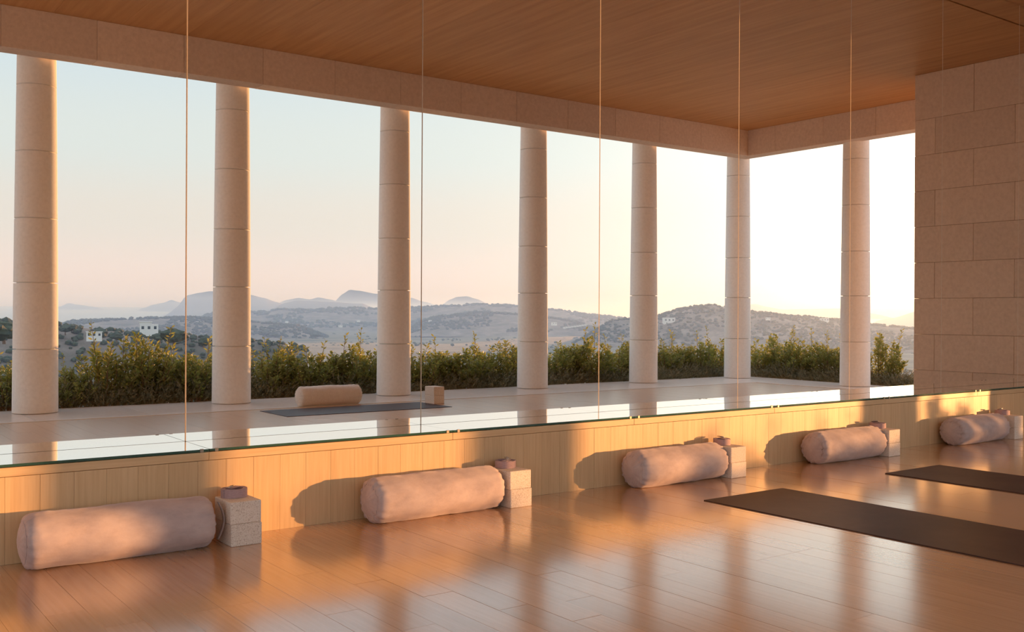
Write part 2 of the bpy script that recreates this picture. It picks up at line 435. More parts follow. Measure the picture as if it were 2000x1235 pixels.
for i, xc in enumerate([-0.04, -2.23, -4.43]):
    column(xc, YC, f'pale stone column of round drums, {ORD[i+5]} from the corner column along the long side')
column(XE, -4.175, 'pale stone column of round drums on the short side, between corner column and stone wall')

# ------------------------------------------------------------------ stone wall at the far end, block by block
endw = struct('wall_right', box((XW+0.2, YW+0.02, 0.0), (13.25, 0.3, ZC+0.03)), M['beam_stone'])
zc = [0.0] + [0.385+0.447*k for k in range(8)] + [ZC]
for r_, (z0, z1) in enumerate(zip(zc, zc[1:])):
    s = -1.45 if r_ % 2 == 0 else -0.955
    ys = sorted([YW, 0.02] + [v for v in (s-0.99, s, s+0.99, s+1.98) if YW+0.12 < v < -0.1])
    for a, b_ in zip(ys, ys[1:]):
        edge = a == YW
        lo = (XW+rnd.uniform(0, 0.002), a+0.0012 - (rnd.uniform(0, 0.003) if edge else 0), z0+0.0012)
        hi = (XW+(1.74 if edge else 0.2), b_-0.0012, z1-0.0012)
        link('stone_block', box(lo, hi, 0.004, 1, 'stone_block'), M['wall_stone_flare'], endw)
#wl_ = struct('wall_left', box((XL-0.3, -6.0, 0.0), (XL, 0.3, ZC+0.03)), M['beam_stone'])

# ------------------------------------------------------------------ bolsters
def bolster_mesh(seed, Ln=0.70, r=0.116):
    """round cushion lying along X, flat end discs, puckered seams; z=0 is the floor"""
    rr = random.Random(seed)
    nx, na = 64, 56
    ph = [rr.uniform(0, 6.3) for _ in range(12)]
    body_v, body_f = [], []
    c = 0.048            # rounding of the ends
    us = []
    for i in range(nx+1):
        t = i/nx
        us.append(-Ln/2 + Ln*(0.5 - 0.5*math.cos(PI*t)))
    def rad(xx):
        d = Ln/2 - abs(xx)
        k = r
        if d < c:
            q = 1 - d/c
            k = r - c*(1-math.sqrt(max(0, 1-q*q)))*0.62
        return k*(1 + 0.035*math.cos(PI*xx/Ln) - 0.01)
    for xx in us:
        d = Ln/2 - abs(xx)
        for j in range(na):
            a = 2*PI*j/na
            k = rad(xx)
            puck = math.exp(-d/0.05)
            s = 1 if xx > 0 else 7
            k += 0.0075*puck*(math.sin(17*a+ph[s % 6]) * 0.6 + math.sin(29*a+ph[(s+1) % 6])*0.5 + math.sin(43*a+ph[2])*0.3)
            k += 0.0045*noise.noise(Vector((xx*7+seed*3.1, math.cos(a)*1.6, math.sin(a)*1.6)))
            k += 0.0024*noise.noise(Vector((xx*24+seed*1.7, math.cos(a)*4, math.sin(a)*4)))
            y_, z_ = k*math.cos(a), k*math.sin(a)
            z_ += r - 0.003
            body_v.append((xx, y_*(1.02), max(0.0008, z_*0.985)))
    for i in range(nx):
        for j in range(na):
            a0 = i*na+j; a1 = i*na+(j+1) % na
            body_f.append((a0, a1, a1+na, a0+na))
    return body_v, body_f, nx, na
def bolster(seed, label, loc, rotz, m, group, Ln=0.70, handle=False, r=0.116):
    t = thing('bolster', label, 'bolster', loc, rotz, group)
    v, f, nx, na = bolster_mesh(seed, Ln, r)
    link('cover', raw(v, f, 'bolster_cover', True), m, t)
    for s in (0, nx):
        ring = v[s*na:(s+1)*na]
        sg = -1 if s == 0 else 1
        cx = sum(p[0] for p in ring)/na; cyy = sum(p[1] for p in ring)/na; cz = sum(p[2] for p in ring)/na
        vv, ff = [], []
        K = 7
        for k in range(K):
            q = 1 - k/K
            for p in ring:
                bulge = 0.020*(1-q**2.2) + 0.0016*noise.noise(Vector((p[1]*q*30, p[2]*q*30, seed)))*(1-q)
                vv.append((cx + sg*bulge, cyy+(p[1]-cyy)*q, cz+(p[2]-cz)*q))
        vv.append((cx+sg*0.020, cyy, cz))
        for k in range(K-1):
            for j in range(na):
                a0 = k*na+j; a1 = k*na+(j+1) % na
                qd = (a0, a1, a1+na, a0+na)
                ff.append(qd if s else qd[::-1])
        for j in range(na):
            tr = ((K-1)*na+j, (K-1)*na+(j+1) % na, K*na)
            ff.append(tr if s else tr[::-1])
        link('end_panel', raw(vv, ff, 'bolster_end', True), m, t)
        pts = [(p[0]+sg*0.0005, p[1]*1.004, p[2]) for p in ring]
        bm = tube_bm(bmesh.new(), pts, 0.0022, 5, True)
        link('piping', mesh_of(bm, 'piping', True), m, t)
    if handle:
        bm = bmesh.new()
        hv, hf = [], []
        n = 20
        for i in range(n+1):
            a = i/n
            z = 0.20 - 0.165*a
            out = 0.026 + 0.026*math.sin(PI*a)
            for w in (-0.014, 0.014):
                hv.append((Ln/2+out, -0.045+w*0.9, z))
                hv.append((Ln/2+out+0.003, -0.045+w*0.9, z))
        for i in range(n):
            q = i*4
            for a_, b_ in ((0, 1), (1, 3), (3, 2), (2, 0)):
                hf.append((q+a_, q+b_, q+b_+4, q+a_+4))
        link('carry_handle', raw(hv, hf, 'carry_handle', True), M['handle'], t)
    return t
BX = [(0.82, 1.545, -0.462), (2.42, 3.115, -0.462), (4.225, 4.88, -0.462), (5.95, 6.64, -0.462), (7.74, 8.44, -0.466)]
for i, (x0, x1, y) in enumerate(BX):
    cxm = (x0+x1)/2
    bolster(i+1, f'dusty pink velvet bolster against the wainscot, {ORD[i]} from the near end', (cxm, y, 0.0), R((-0.6, 0.8, 0.3, 0.8, 1.0)[i]),
            M['velvet'], 'pink bolsters along the wainscot', (0.765, 0.775, 0.755, 0.765, 0.765)[i], i == 0)
bolster(11, 'cream bolster lying behind a dark yoga mat near the columns, seen in the mirror', (5.09, -5.58, 0.0), R(-1.0), M['velvet_cream'], None, 0.76)

# ------------------------------------------------------------------ cork blocks and straps
blk_me = [box((-0.0725, -0.1, 0), (0.0725, 0.1, 0.1), 0.005, 3, 'yoga_block', True) for _ in range(1)][0]
blk_me.materials.append(M['cork'])
for p in blk_me.polygons: p.use_smooth = False
BK = [(1.704, -0.470), (3.262, -0.460), (5.015, -0.472), (6.755, -0.474), (8.60, -0.474)]
def strap_meshes():
    vv, ff = [], []
    turns, n = 6, 40
    tot = int(turns*n)
    h0 = 0.038
    for i in range(tot+1):
        a = 2*PI*i/n
        r = 0.040 + 0.0034*i/n
        for (dr, z) in ((0, 0), (0.0026, 0), (0.0026, h0), (0, h0)):
            vv.append(((r+dr)*math.cos(a), (r+dr)*math.sin(a)*0.92, z + 0.0012*math.sin(3*a+i*0.02)))
    for i in range(tot):
        q = i*4
        for s in range(4):
            ff.append((q+s, q+(s+1) % 4, q+4+(s+1) % 4, q+4+s))
    ff.append((0, 1, 2, 3)); ff.append((tot*4+3, tot*4+2, tot*4+1, tot*4))
    coil = raw(vv, ff, 'strap_coil', False); coil.materials.append(M['strap'])
    tail = box((-0.045, -0.016, 0.0), (0.030, 0.016, 0.003), 0.001, 1, 'strap_tail'); tail.materials.append(M['strap'])
    rings = []
    pts = []
    for k in range(20):
        a = PI*k/19
        pts.append((0.026*math.cos(a), 0.022*math.sin(a), 0))
    bm = tube_bm(bmesh.new(), pts, 0.0024, 6, True)
    d = mesh_of(bm, 'buckle_ring', True); d.materials.append(M['steel'])
    return coil, tail, d
coil_me, tail_me, ring_me = strap_meshes()
for i, (x, y) in enumerate(BK):
    who = f'beside the {ORD[i]} pink bolster'
    rz = R((0, 0, 0, 0, 0)[i])
    for k, (dx, rr) in enumerate(((0.0, 0.0), (-0.004 if i != 1 else -0.006, (0.5, 0.5, -0.3, 0.4, 0.2)[i]))):
        o = link('yoga_block', blk_me, None, None, (x+dx, y, 0.1005*k+0.0002), (0, 0, R(rr)))
        tag(o, f'{"upper" if k else "lower"} pale cork yoga block {who} from the near end', 'yoga block', 'cork yoga blocks along the wainscot')
    t = thing('yoga_strap', f'coiled mauve strap with metal rings on the blocks {who}', 'yoga strap', (x-0.004, y+0.045, 0.2016), R((200, 20, 60, 110, 150)[i]), 'coiled yoga straps on the blocks')
    link('coil', coil_me, None, t)
    link('tail', tail_me, None, t, (0.0, -0.012, 0.0385), (0, 0, R(12)))
    link('buckle_ring', ring_me, None, t, (0.018, -0.010, 0.0445), (R(24), 0, R(15)))
    link('buckle_ring', ring_me, None, t, (0.026, -0.004, 0.0475), (R(14), 0, R(35)))
for k in range(2):
    o = link('yoga_block', blk_me, None, None, (6.235, -5.13, 0.1005*k+0.0002), (0, 0, R(-2+k)))
    tag(o, f'{"upper" if k else "lower"} pale cork yoga block beside the mat near the columns', 'yoga block', 'cork yoga blocks near the columns')

# ------------------------------------------------------------------ yoga mats
def yoga_mat(sx, sy, label, loc, rz):
    nx, ny = 14, 36
    bm = bmesh.new()
    bmesh.ops.create_grid(bm, x_segments=nx, y_segments=ny, size=0.5)
    for v in bm.verts:
        v.co.x *= sx; v.co.y *= sy
        e = min(sx/2-abs(v.co.x), sy/2-abs(v.co.y))
        v.co.z = 0.0052 + 0.0008*noise.noise(Vector((v.co.x*3, v.co.y*3, loc[0])))
    g = bmesh.ops.extrude_face_region(bm, geom=list(bm.faces))
    for v in g['geom']:
        if isinstance(v, bmesh.types.BMVert): v.co.z = 0.0004
    bmesh.ops.recalc_face_normals(bm, faces=list(bm.faces))
    o = link('yoga_mat', mesh_of(bm, 'yoga_mat'), M['mat'], None, loc, (0, 0, rz))
    return tag(o, label, 'yoga mat', 'dark brown yoga mats')
yoga_mat(0.69, 1.85, 'dark brown yoga mat on the floor in front of the third pink bolster', (4.57, -1.00-0.925, 0), R(0))
yoga_mat(0.65, 1.85, 'dark brown yoga mat on the floor in front of the fourth pink bolster', (6.275, -1.02-0.925, 0), R(0))
yoga_mat(1.99, 0.72, 'dark brown yoga mat lengthwise before the columns, seen in the mirror', (5.15, -4.965, 0), R(0))
# bearings of the survey that fixes the planting and the land (independent of the camera object)
SV_F, SV_YAW, SV_PITCH, SV_ROLL = 1948.7, 0.6326, -0.0012, 0.0049
SV_Y = 4.9154
s_fw = Vector((math.sin(SV_YAW)*math.cos(SV_PITCH), math.cos(SV_YAW)*math.cos(SV_PITCH), math.sin(SV_PITCH)))
s_r0 = Vector((math.cos(SV_YAW), -math.sin(SV_YAW), 0.0)); s_u0 = s_r0.cross(s_fw)
s_rt = s_r0*math.cos(SV_ROLL) + s_u0*math.sin(SV_ROLL)
s_up = -s_r0*math.sin(SV_ROLL) + s_u0*math.cos(SV_ROLL)

# ------------------------------------------------------------------ planting along the edge of the terrace
def shrub_meshes(seed, h=0.95, w=0.5, stems=30, per=62, sprigs=1):
    rr = random.Random(seed)
    bm = bmesh.new(); lv, lf = [], []
    def leaf(p, d, ln, wd):
        d = d.normalized()
        s = d.cross(Vector((rr.uniform(-1, 1), rr.uniform(-1, 1), rr.uniform(-0.4, 1)))).normalized()
        n_ = s.cross(d)
        i = len(lv)
        lv.extend([p, p+d*ln*0.5+s*wd*0.5+n_*ln*0.04, p+d*ln, p+d*ln*0.5-s*wd*0.5+n_*ln*0.04])
        lf.append((i, i+1, i+2, i+3))
    for k in range(stems):
        a = rr.uniform(0, 2*PI); q = math.sqrt(rr.random())
        base = Vector((math.cos(a)*q*w*0.35, math.sin(a)*q*0.12, 0))
        tip = Vector((math.cos(a)*q*w*1.05+rr.uniform(-.1, .1), math.sin(a)*q*0.30, h*(1-0.5*q*q)*rr.uniform(0.66, 1.0)))
        if k < sprigs: tip.z = h*rr.uniform(1.02, 1.2); tip.x *= 0.7
        mid = (base+tip)*0.5 + Vector((rr.uniform(-.05, .05), rr.uniform(-.05, .05), 0.05))
        pts = []
        for i in range(7):
            t = i/6
            pts.append(base*(1-t)**2 + mid*2*t*(1-t) + tip*t*t)
        tube_bm(bm, pts, [0.008*(1-0.75*i/6) for i in range(7)], 4)
        m_ = per if k >= sprigs else per//2
        for i in range(m_):
            t = 0.22 + 0.78*(i/m_)**0.8
            p = base*(1-t)**2 + mid*2*t*(1-t) + tip*t*t
            spread = 0.085*(1.15-t) if k >= sprigs else 0.03*(1.15-t)
            az = rr.uniform(0, 2*PI)
            off = Vector((math.cos(az), math.sin(az), rr.uniform(-.4, .5)))*spread*rr.random()
            d = Vector((math.cos(az), math.sin(az), rr.uniform(0.2, 1.4)))
            leaf(p+off, d, rr.uniform(0.050, 0.088), rr.uniform(0.020, 0.033))
    st = mesh_of(bm, 'shrub_stems'); st.materials.append(M['bark'])
    le = raw(lv, lf, 'shrub_foliage'); le.materials.append(M['leaf'])
    return st, le
def cover_mesh(seed, w=0.55, h=0.42, n=520):
    rr = random.Random(seed); v, f = [], []
    for k in range(n):
        a = rr.uniform(0, 2*PI); q = math.sqrt(rr.random())
        p = Vector((math.cos(a)*q*w*0.8, math.sin(a)*q*0.22, 0.02+rr.random()*h*0.5*(1-q*q)))
        d = Vector((math.cos(a)*(0.5+q), math.sin(a)*(0.5+q)*0.7, rr.uniform(0.25, 1.3))).normalized()
        ln = rr.uniform(0.12, 0.24)
        for j in range(11):
            t = j/11
            b0 = p + d*ln*t
            az = rr.uniform(0, 2*PI)
            s = (d*0.9 + Vector((math.cos(az), math.sin(az), rr.uniform(-.3, .7)))*0.8).normalized()
            e = b0 + s*rr.uniform(0.02, 0.042)
            o = s.cross(d).normalized()*0.0055
            i = len(v); v.extend([b0-o, b0+o, e]); f.append((i, i+1, i+2))
    me = raw(v, f, 'groundcover'); me.materials.append(M['needle']); return me
SV = [shrub_meshes(100+i) for i in range(5)]
CV = [cover_mesh(200+i) for i in range(4)]
shrubs = []   # x, y, width scale, height scale, where
def PXY(px, Yv):                    # where the sight line of column px, folded by the mirror, meets a line parallel to the wall
    d = s_fw + s_rt*((px-1000)/SV_F)
    t = (Yv)/d.y
    return d.x*t
along = [(20, 11.95, 0.8, 0.80), (135, 11.95, 0.55, 0.66), (215, 12.1, 0.95, 1.0), (275, 12.05, 1.0, 1.0), (330, 12.2, 0.9, 0.88), (385, 12.0, 0.85, 0.82), (420, 12.2, 0.7, 0.8),
         (515, 12.1, 0.85, 0.80), (560, 12.2, 0.9, 0.84), (605, 12.1, 0.9, 0.82), (650, 12.2, 0.9, 0.84), (692, 12.1, 0.85, 0.93), (730, 12.2, 0.8, 0.82),
         (790, 12.2, 0.75, 0.8), (828, 12.1, 0.9, 0.83), (872, 12.2, 0.9, 0.80), (915, 12.1, 0.95, 0.83), (955, 12.2, 0.85, 0.84), (995, 12.15, 0.9, 0.82),
         (1085, 12.15, 0.9, 0.84), (1118, 12.25, 0.9, 0.9), (1150, 12.1, 1.0, 1.0), (1205, 12.15, 0.7, 0.78),
         (1235, 12.2, 0.8, 0.84), (1300, 12.2, 0.95, 0.85), (1335, 12.3, 0.95, 0.84), (1372, 12.2, 0.95, 0.85), (1405, 12.3, 0.9, 0.9)]
COLX = [XE, 10.906, 8.719, 6.444, 4.271, 2.157, -0.04]
GAP = ['in the gap beside the corner column', 'between the first and second columns from the corner column', 'between the second and third columns from the corner column',
       'between the third and fourth columns from the corner column', 'between the fourth and fifth columns from the corner column', 'beyond the fifth column from the corner column']
rows = []
for px, Yv, ws, hs in along:
    x_ = PXY(px, Yv)
    col_px = [1441, 1258, 1042, 770, 453, 70, -500]
    g = next(q for q in range(6) if px > col_px[q+1])
    rows.append((x_, SV_Y-Yv, ws, hs, g))
for g in range(6):
    grp = sorted([r_ for r_ in rows if r_[4] == g], key=lambda r_: -r_[0])
    for q, (x_, y_, ws, hs, _) in enumerate(grp):
        nm = f'{ORD[q]} leafy shrub ' if len(grp) > 1 else 'leafy green shrub '
        shrubs.append((x_, y_, 0.0, ws, hs*0.93, nm + GAP[g]))
def PYX(px, X):
    d = s_fw + s_rt*((px-1000)/SV_F)
    return SV_Y - d.y*X/d.x
ends = [(1478, 14.0, 0.95, 0.84), (1515, 14.15, 1.0, 0.9), (1552, 14.0, 1.0, 0.92), (1588, 14.1, 1.0, 0.93), (1620, 14.0, 0.9, 0.86), (1665, 14.0, 0.8, 0.86), (1722, 13.95, 0.85, 0.96)]
for i, (px, X, ws, hs) in enumerate(ends):
    shrubs.append((X, PYX(px, X), R(90), ws, hs*0.93, f'leafy shrub on the short side, {ORD[i]} from the corner column'))
for i, (x_, y_, rz, ws, hs, lab) in enumerate(shrubs):
    t = thing('shrub', lab, 'shrub', (x_, y_, -0.06), rz + rnd.choice((0, PI)) + rnd.uniform(-.2, .2), 'shrubs along the terrace edge')
    t.scale = (ws, 1.0, hs)
    st, le = SV[i % 5]
    link('stem', st, None, t); link('foliage', le, None, t)
def cover_strip(name, spots, lab):
    v_, f_ = [], []
    for i, (x_, y_, a, sz) in enumerate(spots):
        me = CV[i % 4]; co = np.empty(len(me.vertices)*3); me.vertices.foreach_get('co', co); co = co.reshape(-1, 3)
        ca, sa = math.cos(a), math.sin(a); k0 = len(v_)
        P = np.stack([co[:, 0]*ca-co[:, 1]*sa+x_, co[:, 0]*sa+co[:, 1]*ca+y_, co[:, 2]*sz-0.05], 1)
        v_.extend(map(tuple, P)); n_ = len(co)//3
        f_.extend((k0+3*q, k0+3*q+1, k0+3*q+2) for q in range(n_))
    o = link(name, raw(v_, f_, name), M['needle']); o['kind'] = 'stuff'; o['label'] = lab; o['category'] = 'groundcover'
    return o
spots = []
x = -1.0
while x < 13.6:
    spots.append((x, -7.12+0.04*math.sin(x*2.3), rnd.choice((0, PI))+rnd.uniform(-.15, .15), (1.25 if x < 4.6 else 0.92)*rnd.uniform(0.85, 1.1))); x += 0.5
cover_strip('groundcover', spots, 'low dark spiky groundcover along the long edge of the terrace')
spots = []
y = -6.5
while y < -2.3:
    spots.append((13.85, y, R(90)+rnd.choice((0, PI))+rnd.uniform(-.15, .15), 0.95*rnd.uniform(0.85, 1.1))); y += 0.5
cover_strip('groundcover', spots, 'low dark spiky groundcover along the short edge of the terrace')

# ------------------------------------------------------------------ the land beyond: real distances, seen in the mirror
def vdir(px, py):
    return (s_fw + s_rt*((px-1000)/SV_F) + s_up*((617.5-py)/SV_F))
def far(px, py, dist):
    """ground point and height that the mirror shows at px, py when it stands dist metres away"""
    d = vdir(px, py); h = math.hypot(d.x, d.y)
    return d.x/h*dist, SV_Y - d.y/h*dist, 1.05 + d.z/h*dist
def ground_z(x_, y_):
    q = max(0.0, math.hypot(max(0, x_-14.0), max(0, -y_-7.6)) )
    return -0.12 - 62*(1-math.exp(-q/160.0)) - 6*(1-math.exp(-q/1500.0))
# garden slope and valley floor: one polar sheet around the terrace
vv, ff = [], []
rad_ = [7.5, 9, 12, 16, 22, 32, 48, 70, 110, 170, 260, 400, 600, 900, 1300, 1800, 2500, 3300, 4300, 5500]
NA = 120
a0, a1 = R(-165), R(25)
for r_ in rad_:
    for j in range(NA+1):
        a = a0 + (a1-a0)*j/NA
        # squared-off start so the sheet hugs the terrace
        if r_ < 40:
            k = (40-r_)/32.5
            sx, sy = math.cos(a), math.sin(a)
            x_ = 4.5 + sx*r_*(1+0.62*k if sx > 0 else 1+0.9*k); y_ = -2.0 + sy*r_
            y_ = min(y_, 0.2)
            if r_ == 7.5:
                x_ = max(min(4.5 + sx*60, 13.4), XL-1.0); y_ = max(min(-2.0+sy*60, 0.2), -6.80)
        else:
            x_ = 4.5 + math.cos(a)*r_; y_ = -2.0 + math.sin(a)*r_
        z = ground_z(x_, y_)
        if r_ > 100: z += 0.012*r_**0.85*noise.noise(Vector((x_/300, y_/300, 0)))
        vv.append((x_, y_, z if r_ > 7.5 else -0.14))
for i in range(len(rad_)-1):
    for j in range(NA):
        q = i*(NA+1)+j
        ff.append((q, q+1, q+NA+2, q+NA+1))
me = raw(vv, ff, 'valley', True)
me.materials.append(M['soil']); me.materials.append(M['field'])
for p in me.polygons: p.material_index = 0 if p.index < 3*NA else 1
struct('valley', me)
def sea_z(d_): return -50 + (d_-5500)*0.0106
struct('sea', raw([(-30000, -5000, sea_z(5300)), (1950, -5000, sea_z(5300)), (7600, -19000, sea_z(20300)), (-30000, -19000, sea_z(20300))], [(3, 2, 1, 0)], 'sea'), M['sea'])
def interp(pts, x_):
    if x_ <= pts[0][0]: return pts[0][1]
    for (xa, ya), (xb, yb) in zip(pts, pts[1:]):
        if x_ <= xb:
            t = (x_-xa)/(xb-xa); t = t*t*(3-2*t)*0.5 + t*0.5
            return ya + (yb-ya)*t
    return pts[-1][1]
RIDGE = {}
def ridge(name, pts, dist, depth, base, m, rough=0.03, step=6, seed=0, foot=0.5):
    """a hill mass with a front slope, a crest and a back slope"""
    xs = np.arange(pts[0][0], pts[-1][0]+step, step)
    rows = [(-1.0, 0.0), (-0.8, 0.16), (-0.6, 0.36), (-0.4, 0.58), (-0.2, 0.82), (-0.08, 0.95), (0.0, 1.0), (0.12, 0.93), (0.4, 0.6), (1.0, 0.0)]
    vv, ff = [], []
    for ii, px in enumerate(xs):
        py = interp(pts, px)
        _, _, ztop = far(px, py, dist)
        if dist > 8000: base = sea_z(dist)-4
        if dist > 1000: ztop = base + max(0.0, ztop-base)*min(1.0, (ii+0.3)/(0.1*len(xs)), (len(xs)-1-ii+0.3)/(0.1*len(xs)))**0.8
        for fr, hh in rows:
            dd = dist + fr*depth*(foot if fr < 0 else 1.0)
            x_, y_, _ = far(px, py, dd)
            z = base + (ztop-base)*hh
            nz = noise.fractal(Vector((x_/dist*26+seed, y_/dist*26, hh*1.5)), 0.8, 2.1, 5)
            z += (ztop-base)*rough*nz*(0.3 + 1.4*(hh*(1-hh))*2)
            vv.append((x_, y_, z))
    nr = len(rows)
    for i in range(len(xs)-1):
        for j in range(nr-1):
            q = i*nr+j
            ff.append((q, q+nr, q+nr+1, q+1))
    o = struct(name, raw(vv, ff, name, True), m)
    RIDGE[name+str(dist)] = (xs, vv, nr)
    return o
ridge('mountain', [(80, 606), (118, 599), (134, 592), (150, 595), (180, 599), (215, 606)], 14000, 900, -72, M['mountain'], 0.04, 4, 1)
ridge('mountain', [(262, 608), (280, 602), (300, 595), (318, 592), (335, 586), (348, 590), (365, 596), (400, 606)], 12500, 900, -72, M['mountain'], 0.03, 4, 2)
ridge('mountain', [(318, 612), (345, 600), (365, 577), (390, 572), (410, 569), (450, 570), (490, 576), (515, 582), (540, 590), (575, 603), (600, 610)], 8500, 1800, -72, M['mountain'], 0.03, 4, 3)
ridge('mountain', [(500, 610), (530, 598), (560, 586), (583, 582), (605, 585), (622, 581), (645, 585), (670, 592), (720, 602), (760, 610)], 15500, 2000, -72, M['mountain'], 0.03, 4, 4)
ridge('mountain', [(620, 610), (650, 592), (670, 574), (683, 566), (700, 568), (735, 574), (800, 581), (830, 590), (865, 600), (900, 610)], 17500, 2000, -72, M['mountain'], 0.02, 4, 5)
ridge('mountain', [(835, 610), (862, 596), (880, 585), (893, 580), (912, 579), (930, 584), (960, 596), (1000, 610)], 18500, 2000, -72, M['mountain'], 0.02, 4, 6)
ridge('mountain', [(500, 612), (530, 604), (556, 592), (580, 587), (610, 588), (650, 590), (690, 593), (708, 593), (725, 600), (745, 608)], 7000, 1500, -72, M['mountain'], 0.03, 4, 7)
ridge('mountain', [(1380, 616), (1440, 600), (1475, 594), (1500, 600), (1530, 605), (1570, 604), (1640, 603), (1700, 612), (1760, 624), (1800, 630), (1900, 630)], 9000, 1800, -72, M['mountain'], 0.03, 4, 8)
ridge('mountain', [(1690, 630), (1740, 622), (1800, 606), (1850, 596), (1950, 590)], 7000, 1500, -72, M['mountain'], 0.03, 4, 9)
ridge('hill', [(330, 628), (365, 614), (430, 607), (500, 611), (545, 605), (600, 606), (650, 603), (690, 602), (735, 604), (815, 601), (870, 599), (930, 595), (1010, 597), (1080, 606), (1160, 616), (1230, 624), (1320, 634)], 4600, 1300, -70, M['scrub'], 0.05, 4, 10)
ridge('hill', [(60, 646), (115, 634), (150, 627), (260, 623), (365, 620), (440, 624), (520, 632), (640, 640)], 3000, 900, -68, M['scrub'], 0.05, 4, 11)
ridge('hill', [(780, 640), (860, 618), (940, 610), (1010, 614), (1080, 622), (1180, 640)], 3500, 800, -68, M['scrub'], 0.05, 4, 12)
ridge('hill', [(1120, 636), (1200, 624), (1285, 617), (1305, 610), (1325, 603), (1345, 600), (1390, 596), (1412, 599), (1440, 606), (1475, 609), (1560, 618), (1640, 625), (1700, 634), (1785, 642), (1900, 640)], 2300, 700, -66, M['scrub'], 0.05, 4, 13)
ridge('hill', [(-120, 612), (-40, 620), (20, 630), (60, 640), (115, 634), (160, 640), (230, 648), (330, 652), (420, 662), (520, 668), (600, 680)], 620, 240, -58, M['scrub'], 0.05, 4, 14)

# trees: the ones the picture lets one tell apart are things, the woods on the ridges are stuff
def crown_mesh(seed, sub=2):
    bm = bmesh.new(); bmesh.ops.create_icosphere(bm, subdivisions=sub, radius=1.0)
    for v in bm.verts:
        k = 1 + 0.38*noise.noise(v.co*1.7 + Vector((seed*5.3, 0, 0))) + 0.25*noise.noise(v.co*4.1 + Vector((seed, 2, 0)))
        v.co = Vector((v.co.x*k, v.co.y*k, v.co.z*k*0.85))
    return mesh_of(bm, 'crown', False)
CRN = [crown_mesh(i, 3) for i in range(4)]
for c_ in CRN: c_.materials.append(M['tree'])
TRK = mesh_of(tube_bm(bmesh.new(), [(0, 0, -1.5), (0.05, 0, -0.9), (0, 0.03, -0.3)], [0.13, 0.1, 0.07], 6), 'trunk'); TRK.materials.append(M['bark'])
near_trees = [(8, 644, 34, 330, 'left edge'), (-18, 648, 36, 300, 'left edge'), (128, 643, 15, 600, 0), (142, 640, 11, 600, 0), (198, 651, 18, 560, 0), (228, 657, 16, 540, 0), (268, 657, 17, 480, 0), (312, 659, 17, 470, 0),
              (340, 655, 30, 330, 0), (398, 668, 16, 420, 0), (518, 652, 16, 2560, 0), (536, 655, 13, 2450, 0), (616, 655, 14, 2500, 0)]
tl = ['dark broad tree at the left border of the mirrored view', 'dark tree beyond the planting by the leftmost column in the mirror', 'small dark tree on the knoll above the low white house', 'smaller dark tree touching the first knoll tree',
      'rounded dark tree right of the low white house', 'low dark tree between the two white houses on the knoll', 'dark tree just before the large white house', 'dark tree right of the large white house',
      'largest dark tree on the knoll, beside the first mirror joint', 'dark tree low on the knoll by the second column in the mirror']
for i, (px, py, w_, dist, _) in enumerate(near_trees):
    x_, y_, z = far(px, py, dist)
    s_ = w_*dist/SV_F*0.5*1.1
    t = thing('tree', tl[i] if i < len(tl) else 'dark distant tree on the hazy valley floor beyond the shrubs', 'tree', (x_, y_, z), rnd.uniform(0, 6), 'trees on the knoll' if i < len(tl) else 'trees on the valley floor')
    t.scale = (s_*1.3, s_*1.3, s_*(0.9 if i < 10 else 0.5))
    link('crown', CRN[i % 4], None, t); link('trunk', TRK, None, t)
bl_v, bl_f = [], []
ico = bmesh.new(); bmesh.ops.create_icosphere(ico, subdivisions=1, radius=1.0)
IV = [v.co.copy() for v in ico.verts]; IF = [[v.index for v in f.verts] for f in ico.faces]; ico.free()
def woods(key, count, smin, smax, rows_, seed):
    rr = random.Random(seed); xs, vv, nr = RIDGE[key]
    v_, f_ = [], []
    for _ in range(count):
        i = rr.randrange(len(xs)-1); j = rows_[0] + (rows_[1]-rows_[0])*rr.random()
        j0 = int(j); t = j-j0; u = rr.random()
        a = Vector(vv[i*nr+j0]); b_ = Vector(vv[i*nr+min(j0+1, nr-1)]); c_ = Vector(vv[(i+1)*nr+j0])
        p = a + (b_-a)*t + (c_-a)*u
        if noise.noise(Vector((p.x/180+seed, p.y/180, p.z/60))) < -0.05 and j < 5: continue
        s = rr.uniform(smin, smax); k0 = len(v_)
        for c in IV: v_.append((p.x+c.x*s*rr.uniform(.8, 1.2), p.y+c.y*s*rr.uniform(.8, 1.2), p.z+c.z*s*0.7*rr.uniform(.8, 1.2)+s*0.35))
        for f in IF: f_.append([q+k0 for q in f])
    o = link('woodland', raw(v_, f_, 'woodland'), M['tree']); o['kind'] = 'stuff'
    return o
def wl_tag(o, lab): o['label'] = lab; o['category'] = 'woodland'
wl_tag(woods('hill4600', 2600, 5, 11, (1, 6.4), 3), 'scattered dark trees over the long hazy ridge')
wl_tag(woods('hill3000', 1500, 3.5, 7, (1, 6.4), 4), 'scattered dark trees over the low ridge before the sea')
wl_tag(woods('hill3500', 1300, 4, 8, (1, 6.4), 5), 'scattered dark trees over the ridge in the middle of the valley')
wl_tag(woods('hill2300', 2600, 2.4, 5, (0.5, 6.4), 6), 'scattered dark trees over the bushy hill by the sunset')
wl_tag(woods('hill620', 900, 1.0, 2.6, (0, 6.4), 7), 'scattered dark bushes on the knoll below the terrace')
vr = random.Random(5)
v_, f_ = [], []
